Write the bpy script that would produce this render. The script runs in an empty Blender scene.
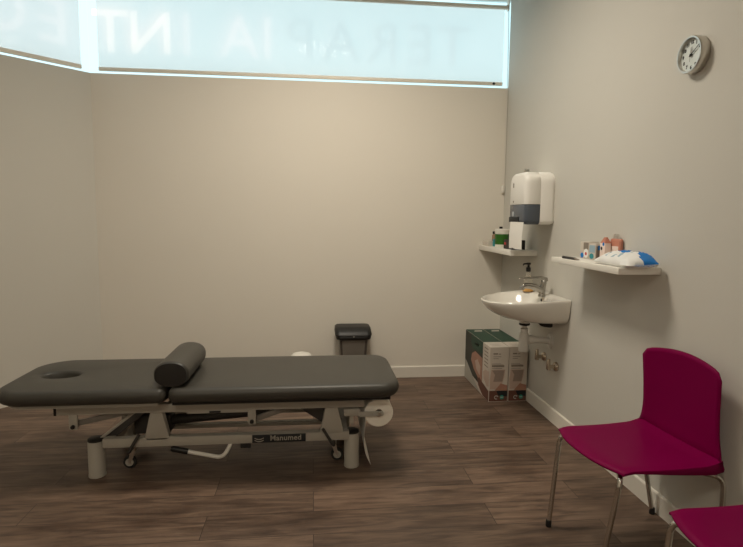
import bpy, bmesh, math, random
from mathutils import Vector, Matrix
random.seed(7)
PI = math.pi
scene = bpy.context.scene
COL = scene.collection

# ------------------------------------------------------------------ materials
def lin(c):
    c = c / 255.0
    return c / 12.92 if c <= 0.04045 else ((c + 0.055) / 1.055) ** 2.4
def rgb(r, g, b): return (lin(r), lin(g), lin(b), 1.0)

def mat(name, col, rough=0.5, metal=0.0, noise=0.0, nscale=20.0, bump=0.0, bscale=200.0, spec=0.5, coat=0.0, trans=0.0, ior=1.45):
    m = bpy.data.materials.new(name); m.use_nodes = True
    nt = m.node_tree; b = nt.nodes['Principled BSDF']
    b.inputs['Base Color'].default_value = col
    b.inputs['Roughness'].default_value = rough
    b.inputs['Metallic'].default_value = metal
    b.inputs['Specular IOR Level'].default_value = spec
    b.inputs['Coat Weight'].default_value = coat
    b.inputs['Transmission Weight'].default_value = trans
    b.inputs['IOR'].default_value = ior
    tc = nt.nodes.new('ShaderNodeTexCoord')
    if noise > 0:
        n = nt.nodes.new('ShaderNodeTexNoise'); n.inputs['Scale'].default_value = nscale; n.inputs['Detail'].default_value = 4
        nt.links.new(tc.outputs['Object'], n.inputs['Vector'])
        mx = nt.nodes.new('ShaderNodeMix'); mx.data_type = 'RGBA'
        mx.inputs['A'].default_value = tuple(c * (1 - noise) for c in col[:3]) + (1,)
        mx.inputs['B'].default_value = tuple(min(1, c * (1 + noise)) for c in col[:3]) + (1,)
        nt.links.new(n.outputs['Fac'], mx.inputs['Factor'])
        nt.links.new(mx.outputs['Result'], b.inputs['Base Color'])
    if bump > 0:
        n2 = nt.nodes.new('ShaderNodeTexNoise'); n2.inputs['Scale'].default_value = bscale; n2.inputs['Detail'].default_value = 3
        nt.links.new(tc.outputs['Object'], n2.inputs['Vector'])
        bp = nt.nodes.new('ShaderNodeBump'); bp.inputs['Strength'].default_value = bump; bp.inputs['Distance'].default_value = 0.002
        nt.links.new(n2.outputs['Fac'], bp.inputs['Height'])
        nt.links.new(bp.outputs['Normal'], b.inputs['Normal'])
    return m

M = {}
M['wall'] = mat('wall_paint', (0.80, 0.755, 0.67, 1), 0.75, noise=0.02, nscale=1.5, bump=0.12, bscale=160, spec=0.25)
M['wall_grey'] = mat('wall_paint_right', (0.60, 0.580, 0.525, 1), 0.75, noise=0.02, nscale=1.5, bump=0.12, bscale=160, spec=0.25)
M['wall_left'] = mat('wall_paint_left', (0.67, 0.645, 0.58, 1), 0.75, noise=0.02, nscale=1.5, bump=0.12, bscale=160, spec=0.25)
M['trim'] = mat('trim_paint', (0.80, 0.76, 0.68, 1), 0.45, noise=0.01)
M['ceiling'] = mat('ceiling_paint', (0.80, 0.78, 0.74, 1), 0.85, noise=0.01)
M['reveal'] = mat('reveal_paint', (0.80, 0.82, 0.82, 1), 0.6, noise=0.01)
M['frame_grey'] = mat('table_frame_paint', (0.41, 0.38, 0.325, 1), 0.42, noise=0.04, nscale=8, spec=0.4)
M['frame_dark'] = mat('table_dark_steel', (0.045, 0.04, 0.035, 1), 0.5, noise=0.1)
M['vinyl'] = mat('charcoal_vinyl', (0.050, 0.046, 0.038, 1), 0.42, noise=0.06, nscale=5, bump=0.15, bscale=350, spec=0.45)
M['vinyl_dark'] = mat('black_vinyl', (0.022, 0.020, 0.018, 1), 0.5, noise=0.08, bump=0.1)
M['black'] = mat('black_plastic', (0.011, 0.010, 0.009, 1), 0.45, noise=0.1)
M['black_soft'] = mat('black_rubber', (0.016, 0.015, 0.014, 1), 0.7, noise=0.1)
M['chrome'] = mat('chrome', (0.62, 0.59, 0.54, 1), 0.14, 1.0, noise=0.02)
M['tap_chrome'] = mat('tap_chrome', (0.40, 0.385, 0.355, 1), 0.18, 1.0, noise=0.03)
M['steel'] = mat('brushed_steel', (0.60, 0.57, 0.52, 1), 0.28, 1.0, noise=0.06, nscale=60)
M['white_plastic'] = mat('white_plastic', (0.80, 0.77, 0.70, 1), 0.35, noise=0.01)
M['cover_white'] = mat('dispenser_white', (0.84, 0.82, 0.77, 1), 0.3, noise=0.01)
M['window_grey'] = mat('smoky_grey_plastic', (0.085, 0.10, 0.125, 1), 0.22, noise=0.08, nscale=6)
M['window_light'] = mat('pale_grey_plastic', (0.42, 0.46, 0.50, 1), 0.3, noise=0.03)
M['paper'] = mat('white_paper', (0.86, 0.83, 0.77, 1), 0.85, noise=0.02, nscale=40, bump=0.1)
M['roll'] = mat('roll_paper', (0.95, 0.90, 0.80, 1), 0.9, noise=0.03, nscale=60, bump=0.15)
M['ceramic'] = mat('white_ceramic', (0.80, 0.77, 0.70, 1), 0.14, noise=0.01, coat=0.4)
M['trap'] = mat('trap_plastic', (0.66, 0.64, 0.59, 1), 0.4, noise=0.01)
M['fuchsia'] = mat('fuchsia_plastic', (0.190, 0.0004, 0.052, 1), 0.45, noise=0.03, nscale=6, bump=0.06, bscale=500, spec=0.07)
M['shelf'] = mat('shelf_laminate', (0.80, 0.77, 0.70, 1), 0.4, noise=0.015)
M['bin_grey'] = mat('bin_grey_plastic', (0.20, 0.18, 0.155, 1), 0.4, noise=0.04)
M['bin_dark'] = mat('bin_brown_edge', (0.06, 0.05, 0.042, 1), 0.45, noise=0.05)
M['clockface'] = mat('clock_face', (0.66, 0.71, 0.69, 1), 0.6, noise=0.01)
M['ink'] = mat('dark_ink', (0.012, 0.014, 0.016, 1), 0.6, noise=0.05)
M['ink_grey'] = mat('grey_ink', (0.23, 0.19, 0.155, 1), 0.7, noise=0.05)
M['red'] = mat('red_plastic', (0.5, 0.02, 0.02, 1), 0.4, noise=0.05)
M['green_card'] = mat('dark_green_card', (0.008, 0.050, 0.028, 1), 0.5, noise=0.08, nscale=12)
M['dark_card'] = mat('dark_print_card', (0.028, 0.030, 0.022, 1), 0.5, noise=0.25, nscale=9)
M['white_card'] = mat('white_card', (0.58, 0.52, 0.45, 1), 0.55, noise=0.03, nscale=10)
M['grey_card'] = mat('grey_card', (0.42, 0.40, 0.35, 1), 0.55, noise=0.03)
M['skin_print'] = mat('flesh_print', (0.38, 0.20, 0.14, 1), 0.5, noise=0.25, nscale=11)
M['skin_dark'] = mat('shaded_flesh_print', (0.13, 0.055, 0.038, 1), 0.5, noise=0.3, nscale=14)
M['knee_print'] = mat('pale_flesh_print', (0.50, 0.37, 0.30, 1), 0.5, noise=0.12, nscale=14)
M['brace_print'] = mat('grey_brace_print', (0.30, 0.23, 0.19, 1), 0.5, noise=0.1, nscale=25)
M['teal'] = mat('teal_print', (0.01, 0.24, 0.28, 1), 0.4, noise=0.05)
M['mint'] = mat('mint_print', (0.03, 0.26, 0.19, 1), 0.5, noise=0.05)
M['green'] = mat('leaf_green_label', (0.022, 0.12, 0.008, 1), 0.45, noise=0.25, nscale=40)
M['blue'] = mat('bright_blue_film', (0.0, 0.17, 0.55, 1), 0.25, noise=0.1, nscale=25)
M['white_film'] = mat('white_film', (0.80, 0.80, 0.78, 1), 0.28, noise=0.02, bump=0.3, bscale=60)
M['paleblue'] = mat('pale_blue_print', (0.30, 0.42, 0.50, 1), 0.4, noise=0.1)
M['pink'] = mat('pale_pink_card', (0.80, 0.66, 0.59, 1), 0.5, noise=0.04)
M['salmon'] = mat('salmon_pink_card', (0.52, 0.21, 0.14, 1), 0.5, noise=0.06)
M['brown'] = mat('tan_bottle', (0.33, 0.20, 0.12, 1), 0.35, noise=0.08)
M['amber'] = mat('amber_soap', (0.66, 0.36, 0.11, 1), 0.3, noise=0.06)
M['clear'] = mat('clear_bottle_plastic', (0.86, 0.83, 0.76, 1), 0.12, noise=0.01, trans=0.85, ior=1.2)
M['brass'] = mat('valve_chrome', (0.55, 0.47, 0.38, 1), 0.2, 1.0, noise=0.03)
M['emblem'] = mat('silver_lettering', (0.36, 0.33, 0.28, 1), 0.4, noise=0.03)
M['bar'] = mat('blind_bar', (0.86, 0.80, 0.70, 1), 0.5, noise=0.01)

def floor_material():
    m = bpy.data.materials.new('dark_oak_planks'); m.use_nodes = True
    nt = m.node_tree; N = nt.nodes.new; L = nt.links.new
    b = nt.nodes['Principled BSDF']
    tc = N('ShaderNodeTexCoord')
    br = N('ShaderNodeTexBrick')
    br.inputs['Scale'].default_value = 1.0
    br.inputs['Brick Width'].default_value = 1.35
    br.inputs['Row Height'].default_value = 0.19
    br.inputs['Mortar Size'].default_value = 0.0018
    br.inputs['Mortar Smooth'].default_value = 0.2
    br.inputs['Bias'].default_value = 0.0
    br.offset = 0.37; br.offset_frequency = 2
    br.inputs['Color1'].default_value = (0, 0, 0, 1); br.inputs['Color2'].default_value = (1, 1, 1, 1)
    br.inputs['Mortar'].default_value = (0.5, 0.5, 0.5, 1)
    L(tc.outputs['Object'], br.inputs['Vector'])
    # grain: noise stretched along the boards, shifted for every board
    mp = N('ShaderNodeMapping'); mp.inputs['Scale'].default_value = (1.6, 13.0, 1.0)
    L(tc.outputs['Object'], mp.inputs['Vector'])
    sh = N('ShaderNodeVectorMath'); sh.operation = 'MULTIPLY_ADD'
    L(br.outputs['Color'], sh.inputs[0]); sh.inputs[1].default_value = (7.0, 3.0, 9.0); L(mp.outputs['Vector'], sh.inputs[2])
    g = N('ShaderNodeTexNoise'); g.inputs['Scale'].default_value = 2.2; g.inputs['Detail'].default_value = 8; g.inputs['Roughness'].default_value = 0.62; g.inputs['Distortion'].default_value = 0.6
    L(sh.outputs['Vector'], g.inputs['Vector'])
    k = N('ShaderNodeTexNoise'); k.inputs['Scale'].default_value = 2.3; k.inputs['Detail'].default_value = 2
    mpk = N('ShaderNodeMapping'); mpk.inputs['Scale'].default_value = (1.0, 2.6, 1.0)
    L(tc.outputs['Object'], mpk.inputs['Vector']); L(mpk.outputs['Vector'], k.inputs['Vector'])
    cr = N('ShaderNodeValToRGB')
    cr.color_ramp.elements[0].position = 0.28; cr.color_ramp.elements[0].color = (0.062, 0.039, 0.0275, 1)
    cr.color_ramp.elements[1].position = 0.78; cr.color_ramp.elements[1].color = (0.252, 0.170, 0.118, 1)
    e = cr.color_ramp.elements.new(0.5); e.color = (0.148, 0.097, 0.068, 1)
    L(g.outputs['Fac'], cr.inputs['Fac'])
    kr = N('ShaderNodeValToRGB')
    kr.color_ramp.elements[0].position = 0.30; kr.color_ramp.elements[0].color = (0.50, 0.45, 0.42, 1)
    kr.color_ramp.elements[1].position = 0.52; kr.color_ramp.elements[1].color = (1, 1, 1, 1)
    L(k.outputs['Fac'], kr.inputs['Fac'])
    m1 = N('ShaderNodeMix'); m1.data_type = 'RGBA'; m1.blend_type = 'MULTIPLY'; m1.inputs['Factor'].default_value = 0.8
    L(cr.outputs['Color'], m1.inputs['A']); L(kr.outputs['Color'], m1.inputs['B'])
    tone = N('ShaderNodeMapRange'); tone.inputs['To Min'].default_value = 0.80; tone.inputs['To Max'].default_value = 1.18
    L(br.outputs['Color'], tone.inputs['Value'])
    m2 = N('ShaderNodeMix'); m2.data_type = 'RGBA'; m2.blend_type = 'MULTIPLY'; m2.inputs['Factor'].default_value = 1.0
    L(m1.outputs['Result'], m2.inputs['A']); L(tone.outputs['Result'], m2.inputs['B'])
    m3 = N('ShaderNodeMix'); m3.data_type = 'RGBA'
    m3.inputs['B'].default_value = (0.050, 0.033, 0.024, 1)
    L(br.outputs['Fac'], m3.inputs['Factor']); L(m2.outputs['Result'], m3.inputs['A'])
    L(m3.outputs['Result'], b.inputs['Base Color'])
    b.inputs['Roughness'].default_value = 0.46; b.inputs['Specular IOR Level'].default_value = 0.35
    bp = N('ShaderNodeBump'); bp.inputs['Strength'].default_value = 0.18; bp.inputs['Distance'].default_value = 0.002
    L(g.outputs['Fac'], bp.inputs['Height']); L(bp.outputs['Normal'], b.inputs['Normal'])
    return m
M['floor'] = floor_material()

def blind_material():
    m = bpy.data.materials.new('translucent_blind_fabric'); m.use_nodes = True
    nt = m.node_tree; N = nt.nodes.new; L = nt.links.new
    nt.nodes.remove(nt.nodes['Principled BSDF'])
    out = nt.nodes['Material Output']
    tc = N('ShaderNodeTexCoord'); w = N('ShaderNodeTexNoise'); w.inputs['Scale'].default_value = 3.0
    L(tc.outputs['Object'], w.inputs['Vector'])
    r = N('ShaderNodeMapRange'); r.inputs['To Min'].default_value = 0.97; r.inputs['To Max'].default_value = 1.03
    L(w.outputs['Fac'], r.inputs['Value'])
    mc = N('ShaderNodeMix'); mc.data_type = 'RGBA'; mc.blend_type = 'MULTIPLY'; mc.inputs['Factor'].default_value = 1
    mc.inputs['A'].default_value = (0.97, 0.84, 0.79, 1); L(r.outputs['Result'], mc.inputs['B'])
    tl = N('ShaderNodeBsdfTranslucent'); L(mc.outputs['Result'], tl.inputs['Color'])
    df = N('ShaderNodeBsdfDiffuse'); df.inputs['Color'].default_value = (0.7, 0.7, 0.68, 1)
    tr = N('ShaderNodeBsdfTransparent'); tr.inputs['Color'].default_value = (1, 1, 1, 1)
    a = N('ShaderNodeMixShader'); a.inputs['Fac'].default_value = 0.25; L(tl.outputs[0], a.inputs[1]); L(df.outputs[0], a.inputs[2])
    c = N('ShaderNodeMixShader'); c.inputs['Fac'].default_value = 0.22; L(a.outputs[0], c.inputs[1]); L(tr.outputs[0], c.inputs[2])
    L(c.outputs[0], out.inputs['Surface'])
    return m
M['blind'] = blind_material()

def glass_material():
    m = bpy.data.materials.new('window_glass'); m.use_nodes = True
    nt = m.node_tree; N = nt.nodes.new; L = nt.links.new
    nt.nodes.remove(nt.nodes['Principled BSDF']); out = nt.nodes['Material Output']
    tr = N('ShaderNodeBsdfTransparent'); tr.inputs['Color'].default_value = (0.93, 0.98, 0.98, 1)
    gl = N('ShaderNodeBsdfGlossy'); gl.inputs['Roughness'].default_value = 0.02
    a = N('ShaderNodeMixShader'); a.inputs['Fac'].default_value = 0.04
    L(tr.outputs[0], a.inputs[1]); L(gl.outputs[0], a.inputs[2]); L(a.outputs[0], out.inputs['Surface'])
    return m
M['glass'] = glass_material()

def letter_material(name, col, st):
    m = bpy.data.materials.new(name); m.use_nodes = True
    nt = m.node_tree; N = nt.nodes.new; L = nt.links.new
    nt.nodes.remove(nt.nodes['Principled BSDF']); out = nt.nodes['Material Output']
    e = N('ShaderNodeEmission'); e.inputs['Color'].default_value = col; e.inputs['Strength'].default_value = st  # each letter's own glow stands in for daylight behind the vinyl
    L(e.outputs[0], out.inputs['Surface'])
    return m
M['letter_bright'] = letter_material('vinyl_letter_glow_bright', (0.93, 1.0, 1.0, 1), 1.5)
M['letter_pale'] = letter_material('vinyl_letter_glow_pale', (0.78, 0.93, 0.98, 1), 1.42)
M['letter_faint'] = letter_material('vinyl_letter_glow_faint', (0.64, 0.92, 1.0, 1), 1.17)

# ------------------------------------------------------------------ mesh helpers
def box(bm, x0, x1, y0, y1, z0, z1, bev=0.0, mi=0, seg=2):
    t = bmesh.new()
    bmesh.ops.create_cube(t, size=1.0)
    for v in t.verts:
        v.co = Vector(((x0 + x1) / 2 + v.co.x * (x1 - x0), (y0 + y1) / 2 + v.co.y * (y1 - y0), (z0 + z1) / 2 + v.co.z * (z1 - z0)))
    if bev > 0:
        bmesh.ops.bevel(t, geom=list(t.edges), offset=bev, segments=seg, profile=0.5, affect='EDGES')
    merge(bm, t, mi)

def merge(bm, t, mi=None, mtx=None):
    mp = {}
    for v in t.verts:
        mp[v] = bm.verts.new((mtx @ v.co) if mtx else v.co)
    for f in t.faces:
        try:
            nf = bm.faces.new([mp[v] for v in f.verts])
            nf.material_index = f.material_index if mi is None else mi
        except ValueError:
            pass
    t.free()

def xform(bm, mtx):
    for v in bm.verts: v.co = mtx @ v.co

def rings(bm, rs, closed=True, cap0=True, cap1=True, mi=0):
    vs = [[bm.verts.new(p) for p in r] for r in rs]
    n = len(rs[0])
    for a, b in zip(vs, vs[1:]):
        for i in range(n if closed else n - 1):
            j = (i + 1) % n
            f = bm.faces.new((a[i], a[j], b[j], b[i])); f.material_index = mi
    if cap0: f = bm.faces.new(list(reversed(vs[0]))); f.material_index = mi
    if cap1: f = bm.faces.new(vs[-1]); f.material_index = mi
    return vs

def tube(bm, pts, r, n=14, mi=0, cap=True):
    pts = [Vector(p) for p in pts]
    rad = r if isinstance(r, (list, tuple)) else [r] * len(pts)
    t0 = (pts[1] - pts[0]).normalized()
    up = Vector((0, 0, 1)) if abs(t0.z) < 0.9 else Vector((1, 0, 0))
    nrm = (up - t0 * up.dot(t0)).normalized()
    rs = []
    for i, p in enumerate(pts):
        if i == 0: t = t0
        elif i == len(pts) - 1: t = (pts[i] - pts[i - 1]).normalized()
        else: t = ((pts[i + 1] - pts[i]).normalized() + (pts[i] - pts[i - 1]).normalized()).normalized()
        nrm = (nrm - t * nrm.dot(t)).normalized()
        bi = t.cross(nrm)
        rs.append([p + (nrm * math.cos(2 * PI * k / n) + bi * math.sin(2 * PI * k / n)) * rad[i] for k in range(n)])
    rings(bm, rs, True, cap, cap, mi)

def fillet(pts, r, seg=6):
    pts = [Vector(p) for p in pts]
    out = [pts[0]]
    for i in range(1, len(pts) - 1):
        a, b, c = pts[i - 1], pts[i], pts[i + 1]
        d1 = (a - b); d2 = (c - b)
        rr = min(r, d1.length * 0.49, d2.length * 0.49)
        p1 = b + d1.normalized() * rr; p2 = b + d2.normalized() * rr
        for k in range(seg + 1):
            t = k / seg
            out.append(p1 * (1 - t) ** 2 + b * 2 * t * (1 - t) + p2 * t * t)
    out.append(pts[-1])
    return out

def lathe(bm, prof, c, axis='z', n=28, mi=0, cap0=True, cap1=True):
    c = Vector(c); rs = []
    for r, h in prof:
        ring = []
        for k in range(n):
            a = 2 * PI * k / n
            u, v = r * math.cos(a), r * math.sin(a)
            if axis == 'z': p = Vector((u, v, h))
            elif axis == 'y': p = Vector((-u, h, v))
            else: p = Vector((h, u, v))
            ring.append(c + p)
        rs.append(ring)
    rings(bm, rs, True, cap0, cap1, mi)

def prism(bm, poly, axis, a0, a1, bev=0.0, mi=0):
    def P(p, a):
        if axis == 'x': return (a, p[0], p[1])
        if axis == 'y': return (p[0], a, p[1])
        return (p[0], p[1], a)
    t = bmesh.new()
    rings(t, [[P(p, a0) for p in poly], [P(p, a1) for p in poly]])
    bmesh.ops.recalc_face_normals(t, faces=list(t.faces))
    if bev > 0:
        bmesh.ops.bevel(t, geom=list(t.edges), offset=bev, segments=2, profile=0.5, affect='EDGES')
    merge(bm, t, mi)

def quad(bm, pts, mi=0):
    f = bm.faces.new([bm.verts.new(p) for p in pts]); f.material_index = mi

def rounded(x0, x1, y0, y1, radii, seg=8):
    """counter-clockwise rounded rectangle; radii = (x0y0, x1y0, x1y1, x0y1)"""
    out = []
    for (cx, cy, sx, sy, a0), r in zip(((x0, y0, 1, 1, PI), (x1, y0, -1, 1, 1.5 * PI), (x1, y1, -1, -1, 0), (x0, y1, 1, -1, 0.5 * PI)), radii):
        rx, ry = r if isinstance(r, tuple) else (r, r)
        for k in range(seg + 1):
            a = a0 + 0.5 * PI * k / seg
            out.append((cx + sx * rx + rx * math.cos(a), cy + sy * ry + ry * math.sin(a)))
    return out

ORG = {}
def obj(name, bm, mats, parent=None, at=None, smooth=40, recalc=True):
    """link bm as ONE mesh object; verts are given in world axes (or in the thing's own axes), at / the thing's base becomes the origin"""
    if recalc: bmesh.ops.recalc_face_normals(bm, faces=list(bm.faces))
    o_at = Vector(at) if at is not None else (ORG[parent.name] if parent else Vector((0, 0, 0)))
    for v in bm.verts: v.co -= o_at
    me = bpy.data.meshes.new(name); bm.to_mesh(me); bm.free()
    for m in (mats if isinstance(mats, (list, tuple)) else [mats]): me.materials.append(m)
    if smooth:
        for p in me.polygons: p.use_smooth = True
        me.set_sharp_from_angle(angle=math.radians(smooth))
    o = bpy.data.objects.new(name, me); COL.objects.link(o)
    if parent: o.parent = parent
    else: o.location = o_at
    ORG[o.name] = o_at
    return o

def tag(o, label=None, cat=None, group=None, kind=None):
    if label: o['label'] = label
    if cat: o['category'] = cat
    if group: o['group'] = group
    if kind: o['kind'] = kind
    return o

def thing(name, at, label, cat, group=None, local=False):
    o = bpy.data.objects.new(name, None); COL.objects.link(o)
    o.empty_display_size = 0.05
    o.location = at
    ORG[o.name] = Vector((0, 0, 0)) if local else Vector(at)
    return tag(o, label, cat, group)

def struct(name, bm, m, parent=None, smooth=0):
    o = obj(name, bm, m, parent, smooth=smooth)
    if parent is None: o['kind'] = 'structure'
    return o

def text_bm(body, size, mtx, depth=0.0, bold=0.0, spacing=1.0, align='CENTER', mi=0):
    cu = bpy.data.curves.new('lettering', 'FONT'); cu.body = body; cu.size = size
    cu.align_x = align; cu.align_y = 'CENTER'; cu.extrude = depth; cu.offset = bold; cu.space_character = spacing
    cu.resolution_u = 3
    to = bpy.data.objects.new('lettering', cu)
    me = bpy.data.meshes.new_from_object(to)
    t = bmesh.new(); t.from_mesh(me)
    bpy.data.objects.remove(to); bpy.data.curves.remove(cu); bpy.data.meshes.remove(me)
    for f in t.faces: f.material_index = mi
    xform(t, mtx)
    return t

def basis(ex, ey, ez, o):
    m = Matrix.Identity(4)
    for i, v in enumerate((ex, ey, ez, o)):
        for r in range(3): m[r][i] = v[r]
    return m

# ------------------------------------------------------------------ the room
XR, YB, ZC = 1.668, 4.594, 3.32
CX = -1.748                                   # corner of back wall and slanted left wall
SILL, HEAD = 2.527, 3.288
U = Vector((-0.70711, -0.70711, 0)); NIN = Vector((0.70711, -0.70711, 0))   # along / into the room from the slanted wall
def LW(s, d, z):                               # s along the slanted wall, d behind its face
    p = Vector((CX, YB, 0)) + U * s - NIN * d
    return Vector((p.x, p.y, z))
SLEN = 2.3
YF = -1.9
XL = LW(SLEN, 0, 0).x

b = bmesh.new(); box(b, XL - 0.3, XR + 0.3, YF - 0.3, YB + 0.35, -0.1, 0); struct('floor', b, M['floor'])
b = bmesh.new(); box(b, XL - 0.3, XR + 0.3, YF - 0.3, YB + 0.02, ZC, ZC + 0.1); struct('ceiling', b, M['ceiling'])
b = bmesh.new()
box(b, CX, XR + 0.45, YB, YB + 0.16, 0, SILL)
box(b, CX, XR + 0.45, YB, YB + 0.16, HEAD, ZC + 0.1)
struct('wall_back', b, M['wall'])
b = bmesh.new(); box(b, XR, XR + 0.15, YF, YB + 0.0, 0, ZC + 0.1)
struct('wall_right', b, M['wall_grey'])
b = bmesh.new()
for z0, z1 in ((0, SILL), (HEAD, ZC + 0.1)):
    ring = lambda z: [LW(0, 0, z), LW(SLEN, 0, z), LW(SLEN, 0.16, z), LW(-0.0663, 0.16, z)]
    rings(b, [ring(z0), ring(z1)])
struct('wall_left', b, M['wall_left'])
b = bmesh.new(); box(b, XL - 0.15, XL, YF, LW(SLEN, 0, 0).y + 0.05, 0, ZC + 0.1); struct('wall_side', b, M['wall'])
b = bmesh.new(); box(b, XL - 0.15, XR + 0.15, YF - 0.15, YF, 0, ZC + 0.1); struct('wall_front', b, M['wall'])
BBH, BBT = 0.10, 0.012
def skirting(name, ring):
    b = bmesh.new()
    rings(b, [ring(0, 0), ring(BBH - 0.006, 0), ring(BBH, 0.005)])
    struct(name, b, M['trim'])
tb = BBT * math.tan(PI / 8)
skirting('baseboard_back', lambda z, i: [Vector((CX + tb, YB - BBT + i, z)), Vector((XR - BBT, YB - BBT + i, z)), Vector((XR - BBT, YB, z)), Vector((CX, YB, z))])
skirting('baseboard_right', lambda z, i: [Vector((XR - BBT + i, YF, z)), Vector((XR - BBT + i, YB, z)), Vector((XR, YB, z)), Vector((XR, YF, z))])
skirting('baseboard_left', lambda z, i: [LW(tb, -BBT + i, z), LW(SLEN, -BBT + i, z), LW(SLEN, 0, z), LW(0, 0, z)])

# ------------------------------------------------------------------ windows (glass set back in the wall), lettering seen from behind
GY = YB + 0.10
def window(name, origin):
    o = bpy.data.objects.new(name, None); COL.objects.link(o); o.location = origin; ORG[name] = Vector(origin); o['kind'] = 'structure'
    return o
w1 = window('window_1', (0, GY, SILL))
b = bmesh.new(); quad(b, [(CX - 0.041, GY, SILL), (XR + 0.4, GY, SILL), (XR + 0.4, GY, HEAD), (CX - 0.041, GY, HEAD)]); obj('pane', b, M['glass'], w1, smooth=0)
b = bmesh.new()
box(b, CX - 0.04, XR + 0.4, GY - 0.012, GY + 0.02, SILL, SILL + 0.018, 0.002)
box(b, CX - 0.04, XR + 0.4, GY - 0.012, GY + 0.02, HEAD - 0.018, HEAD, 0.002)
obj('frame', b, M['reveal'], w1, smooth=30)
# letters: read from outside, so mirrored from in here
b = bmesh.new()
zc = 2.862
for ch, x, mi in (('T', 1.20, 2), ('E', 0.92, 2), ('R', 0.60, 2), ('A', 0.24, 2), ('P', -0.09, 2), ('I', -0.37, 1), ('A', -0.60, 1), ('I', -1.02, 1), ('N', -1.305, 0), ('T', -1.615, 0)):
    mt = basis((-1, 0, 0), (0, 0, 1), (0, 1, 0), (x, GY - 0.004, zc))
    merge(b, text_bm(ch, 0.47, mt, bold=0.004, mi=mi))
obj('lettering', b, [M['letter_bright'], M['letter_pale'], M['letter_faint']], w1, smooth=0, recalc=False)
w2 = window('window_2', LW(0.8, 0.10, SILL))
b = bmesh.new(); quad(b, [LW(-0.041, 0.10, SILL), LW(SLEN, 0.10, SILL), LW(SLEN, 0.10, HEAD), LW(-0.041, 0.10, HEAD)]); obj('pane', b, M['glass'], w2, smooth=0)
b = bmesh.new()
for z0, z1 in ((SILL, SILL + 0.018), (HEAD - 0.018, HEAD)):
    rings(b, [[LW(-0.035, 0.085, z), LW(SLEN, 0.085, z), LW(SLEN, 0.12, z), LW(-0.035, 0.12, z)] for z in (z0, z1)])
obj('frame', b, M['reveal'], w2, smooth=0)
b = bmesh.new()
for ch, s, mi in (('E', 0.22, 1), ('G', 0.56, 1)):
    mt = basis(U, (0, 0, 1), NIN * -1, LW(s, 0.096, 2.865))
    merge(b, text_bm(ch, 0.47, mt, bold=0.004, mi=mi))
obj('lettering', b, [M['letter_bright'], M['letter_pale'], M['letter_faint']], w2, smooth=0, recalc=False)

# ------------------------------------------------------------------ roller blinds
BY = YB + 0.028
rb = thing('roller_blind', (0, BY, HEAD), 'wide translucent white roller blind lowered over the back wall window', 'blind')
b = bmesh.new(); quad(b, [(-1.692, BY, 2.57), (1.626, BY, 2.57), (1.626, BY, 3.20), (-1.692, BY, 3.20)]); obj('fabric', b, M['blind'], rb, smooth=0)
b = bmesh.new(); lathe(b, [(0.017, -1.70), (0.017, 1.640)], (0, BY - 0.0, 3.198), 'x', 20); obj('roller_tube', b, M['bar'], rb)
b = bmesh.new(); box(b, -1.692, 1.626, BY - 0.010, BY + 0.010, 2.552, 2.581, 0.004); obj('bottom_bar', b, M['bar'], rb)
b = bmesh.new(); lathe(b, [(0.007, -0.008), (0.011, -0.004), (0.011, 0.004), (0.007, 0.008)], (1.545, BY - 0.013, 2.566), 'y', 16); obj('bar_clip', b, M['black'], rb)
b = bmesh.new()
box(b, 1.650, 1.660, BY - 0.022, BY + 0.022, 3.172, 3.287, 0.003); lathe(b, [(0.021, 1.640), (0.021, 1.651)], (0, BY, 3.198), 'x', 20)
obj('bracket', b, M['bar'], rb)
b = bmesh.new()
for xx in (1.6525, 1.6590):
    tube(b, [(xx - 0.004, BY - 0.020, 3.19), (xx, BY - 0.030, 2.9), (xx, YB - 0.014, 2.50), (xx, YB - 0.013, 1.69)], 0.0018, 8)
cord = obj('pull_cord', b, M['white_plastic'], rb)
b = bmesh.new(); box(b, 1.634, 1.664, YB - 0.026, YB - 0.004, 1.635, 1.70, 0.008, seg=3); obj('cord_weight', b, M['white_plastic'], cord)

rb2 = thing('roller_blind', LW(0.8, 0.028, HEAD), 'translucent white roller blind lowered over the slanted left wall window', 'blind')
d = 0.028; s0 = 0.055
b = bmesh.new(); quad(b, [LW(s0, d, 2.57), LW(2.2, d, 2.57), LW(2.2, d, 3.20), LW(s0, d, 3.20)]); obj('fabric', b, M['blind'], rb2, smooth=0)
b = bmesh.new(); tube(b, [LW(s0, d, 3.198), LW(2.2, d, 3.198)], 0.022, 20); obj('roller_tube', b, M['bar'], rb2)
b = bmesh.new()
rings(b, [[LW(s, d - 0.010, 2.552), LW(s, d + 0.010, 2.552), LW(s, d + 0.010, 2.581), LW(s, d - 0.010, 2.581)] for s in (s0, 2.2)])
obj('bottom_bar', b, M['bar'], rb2)

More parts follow.
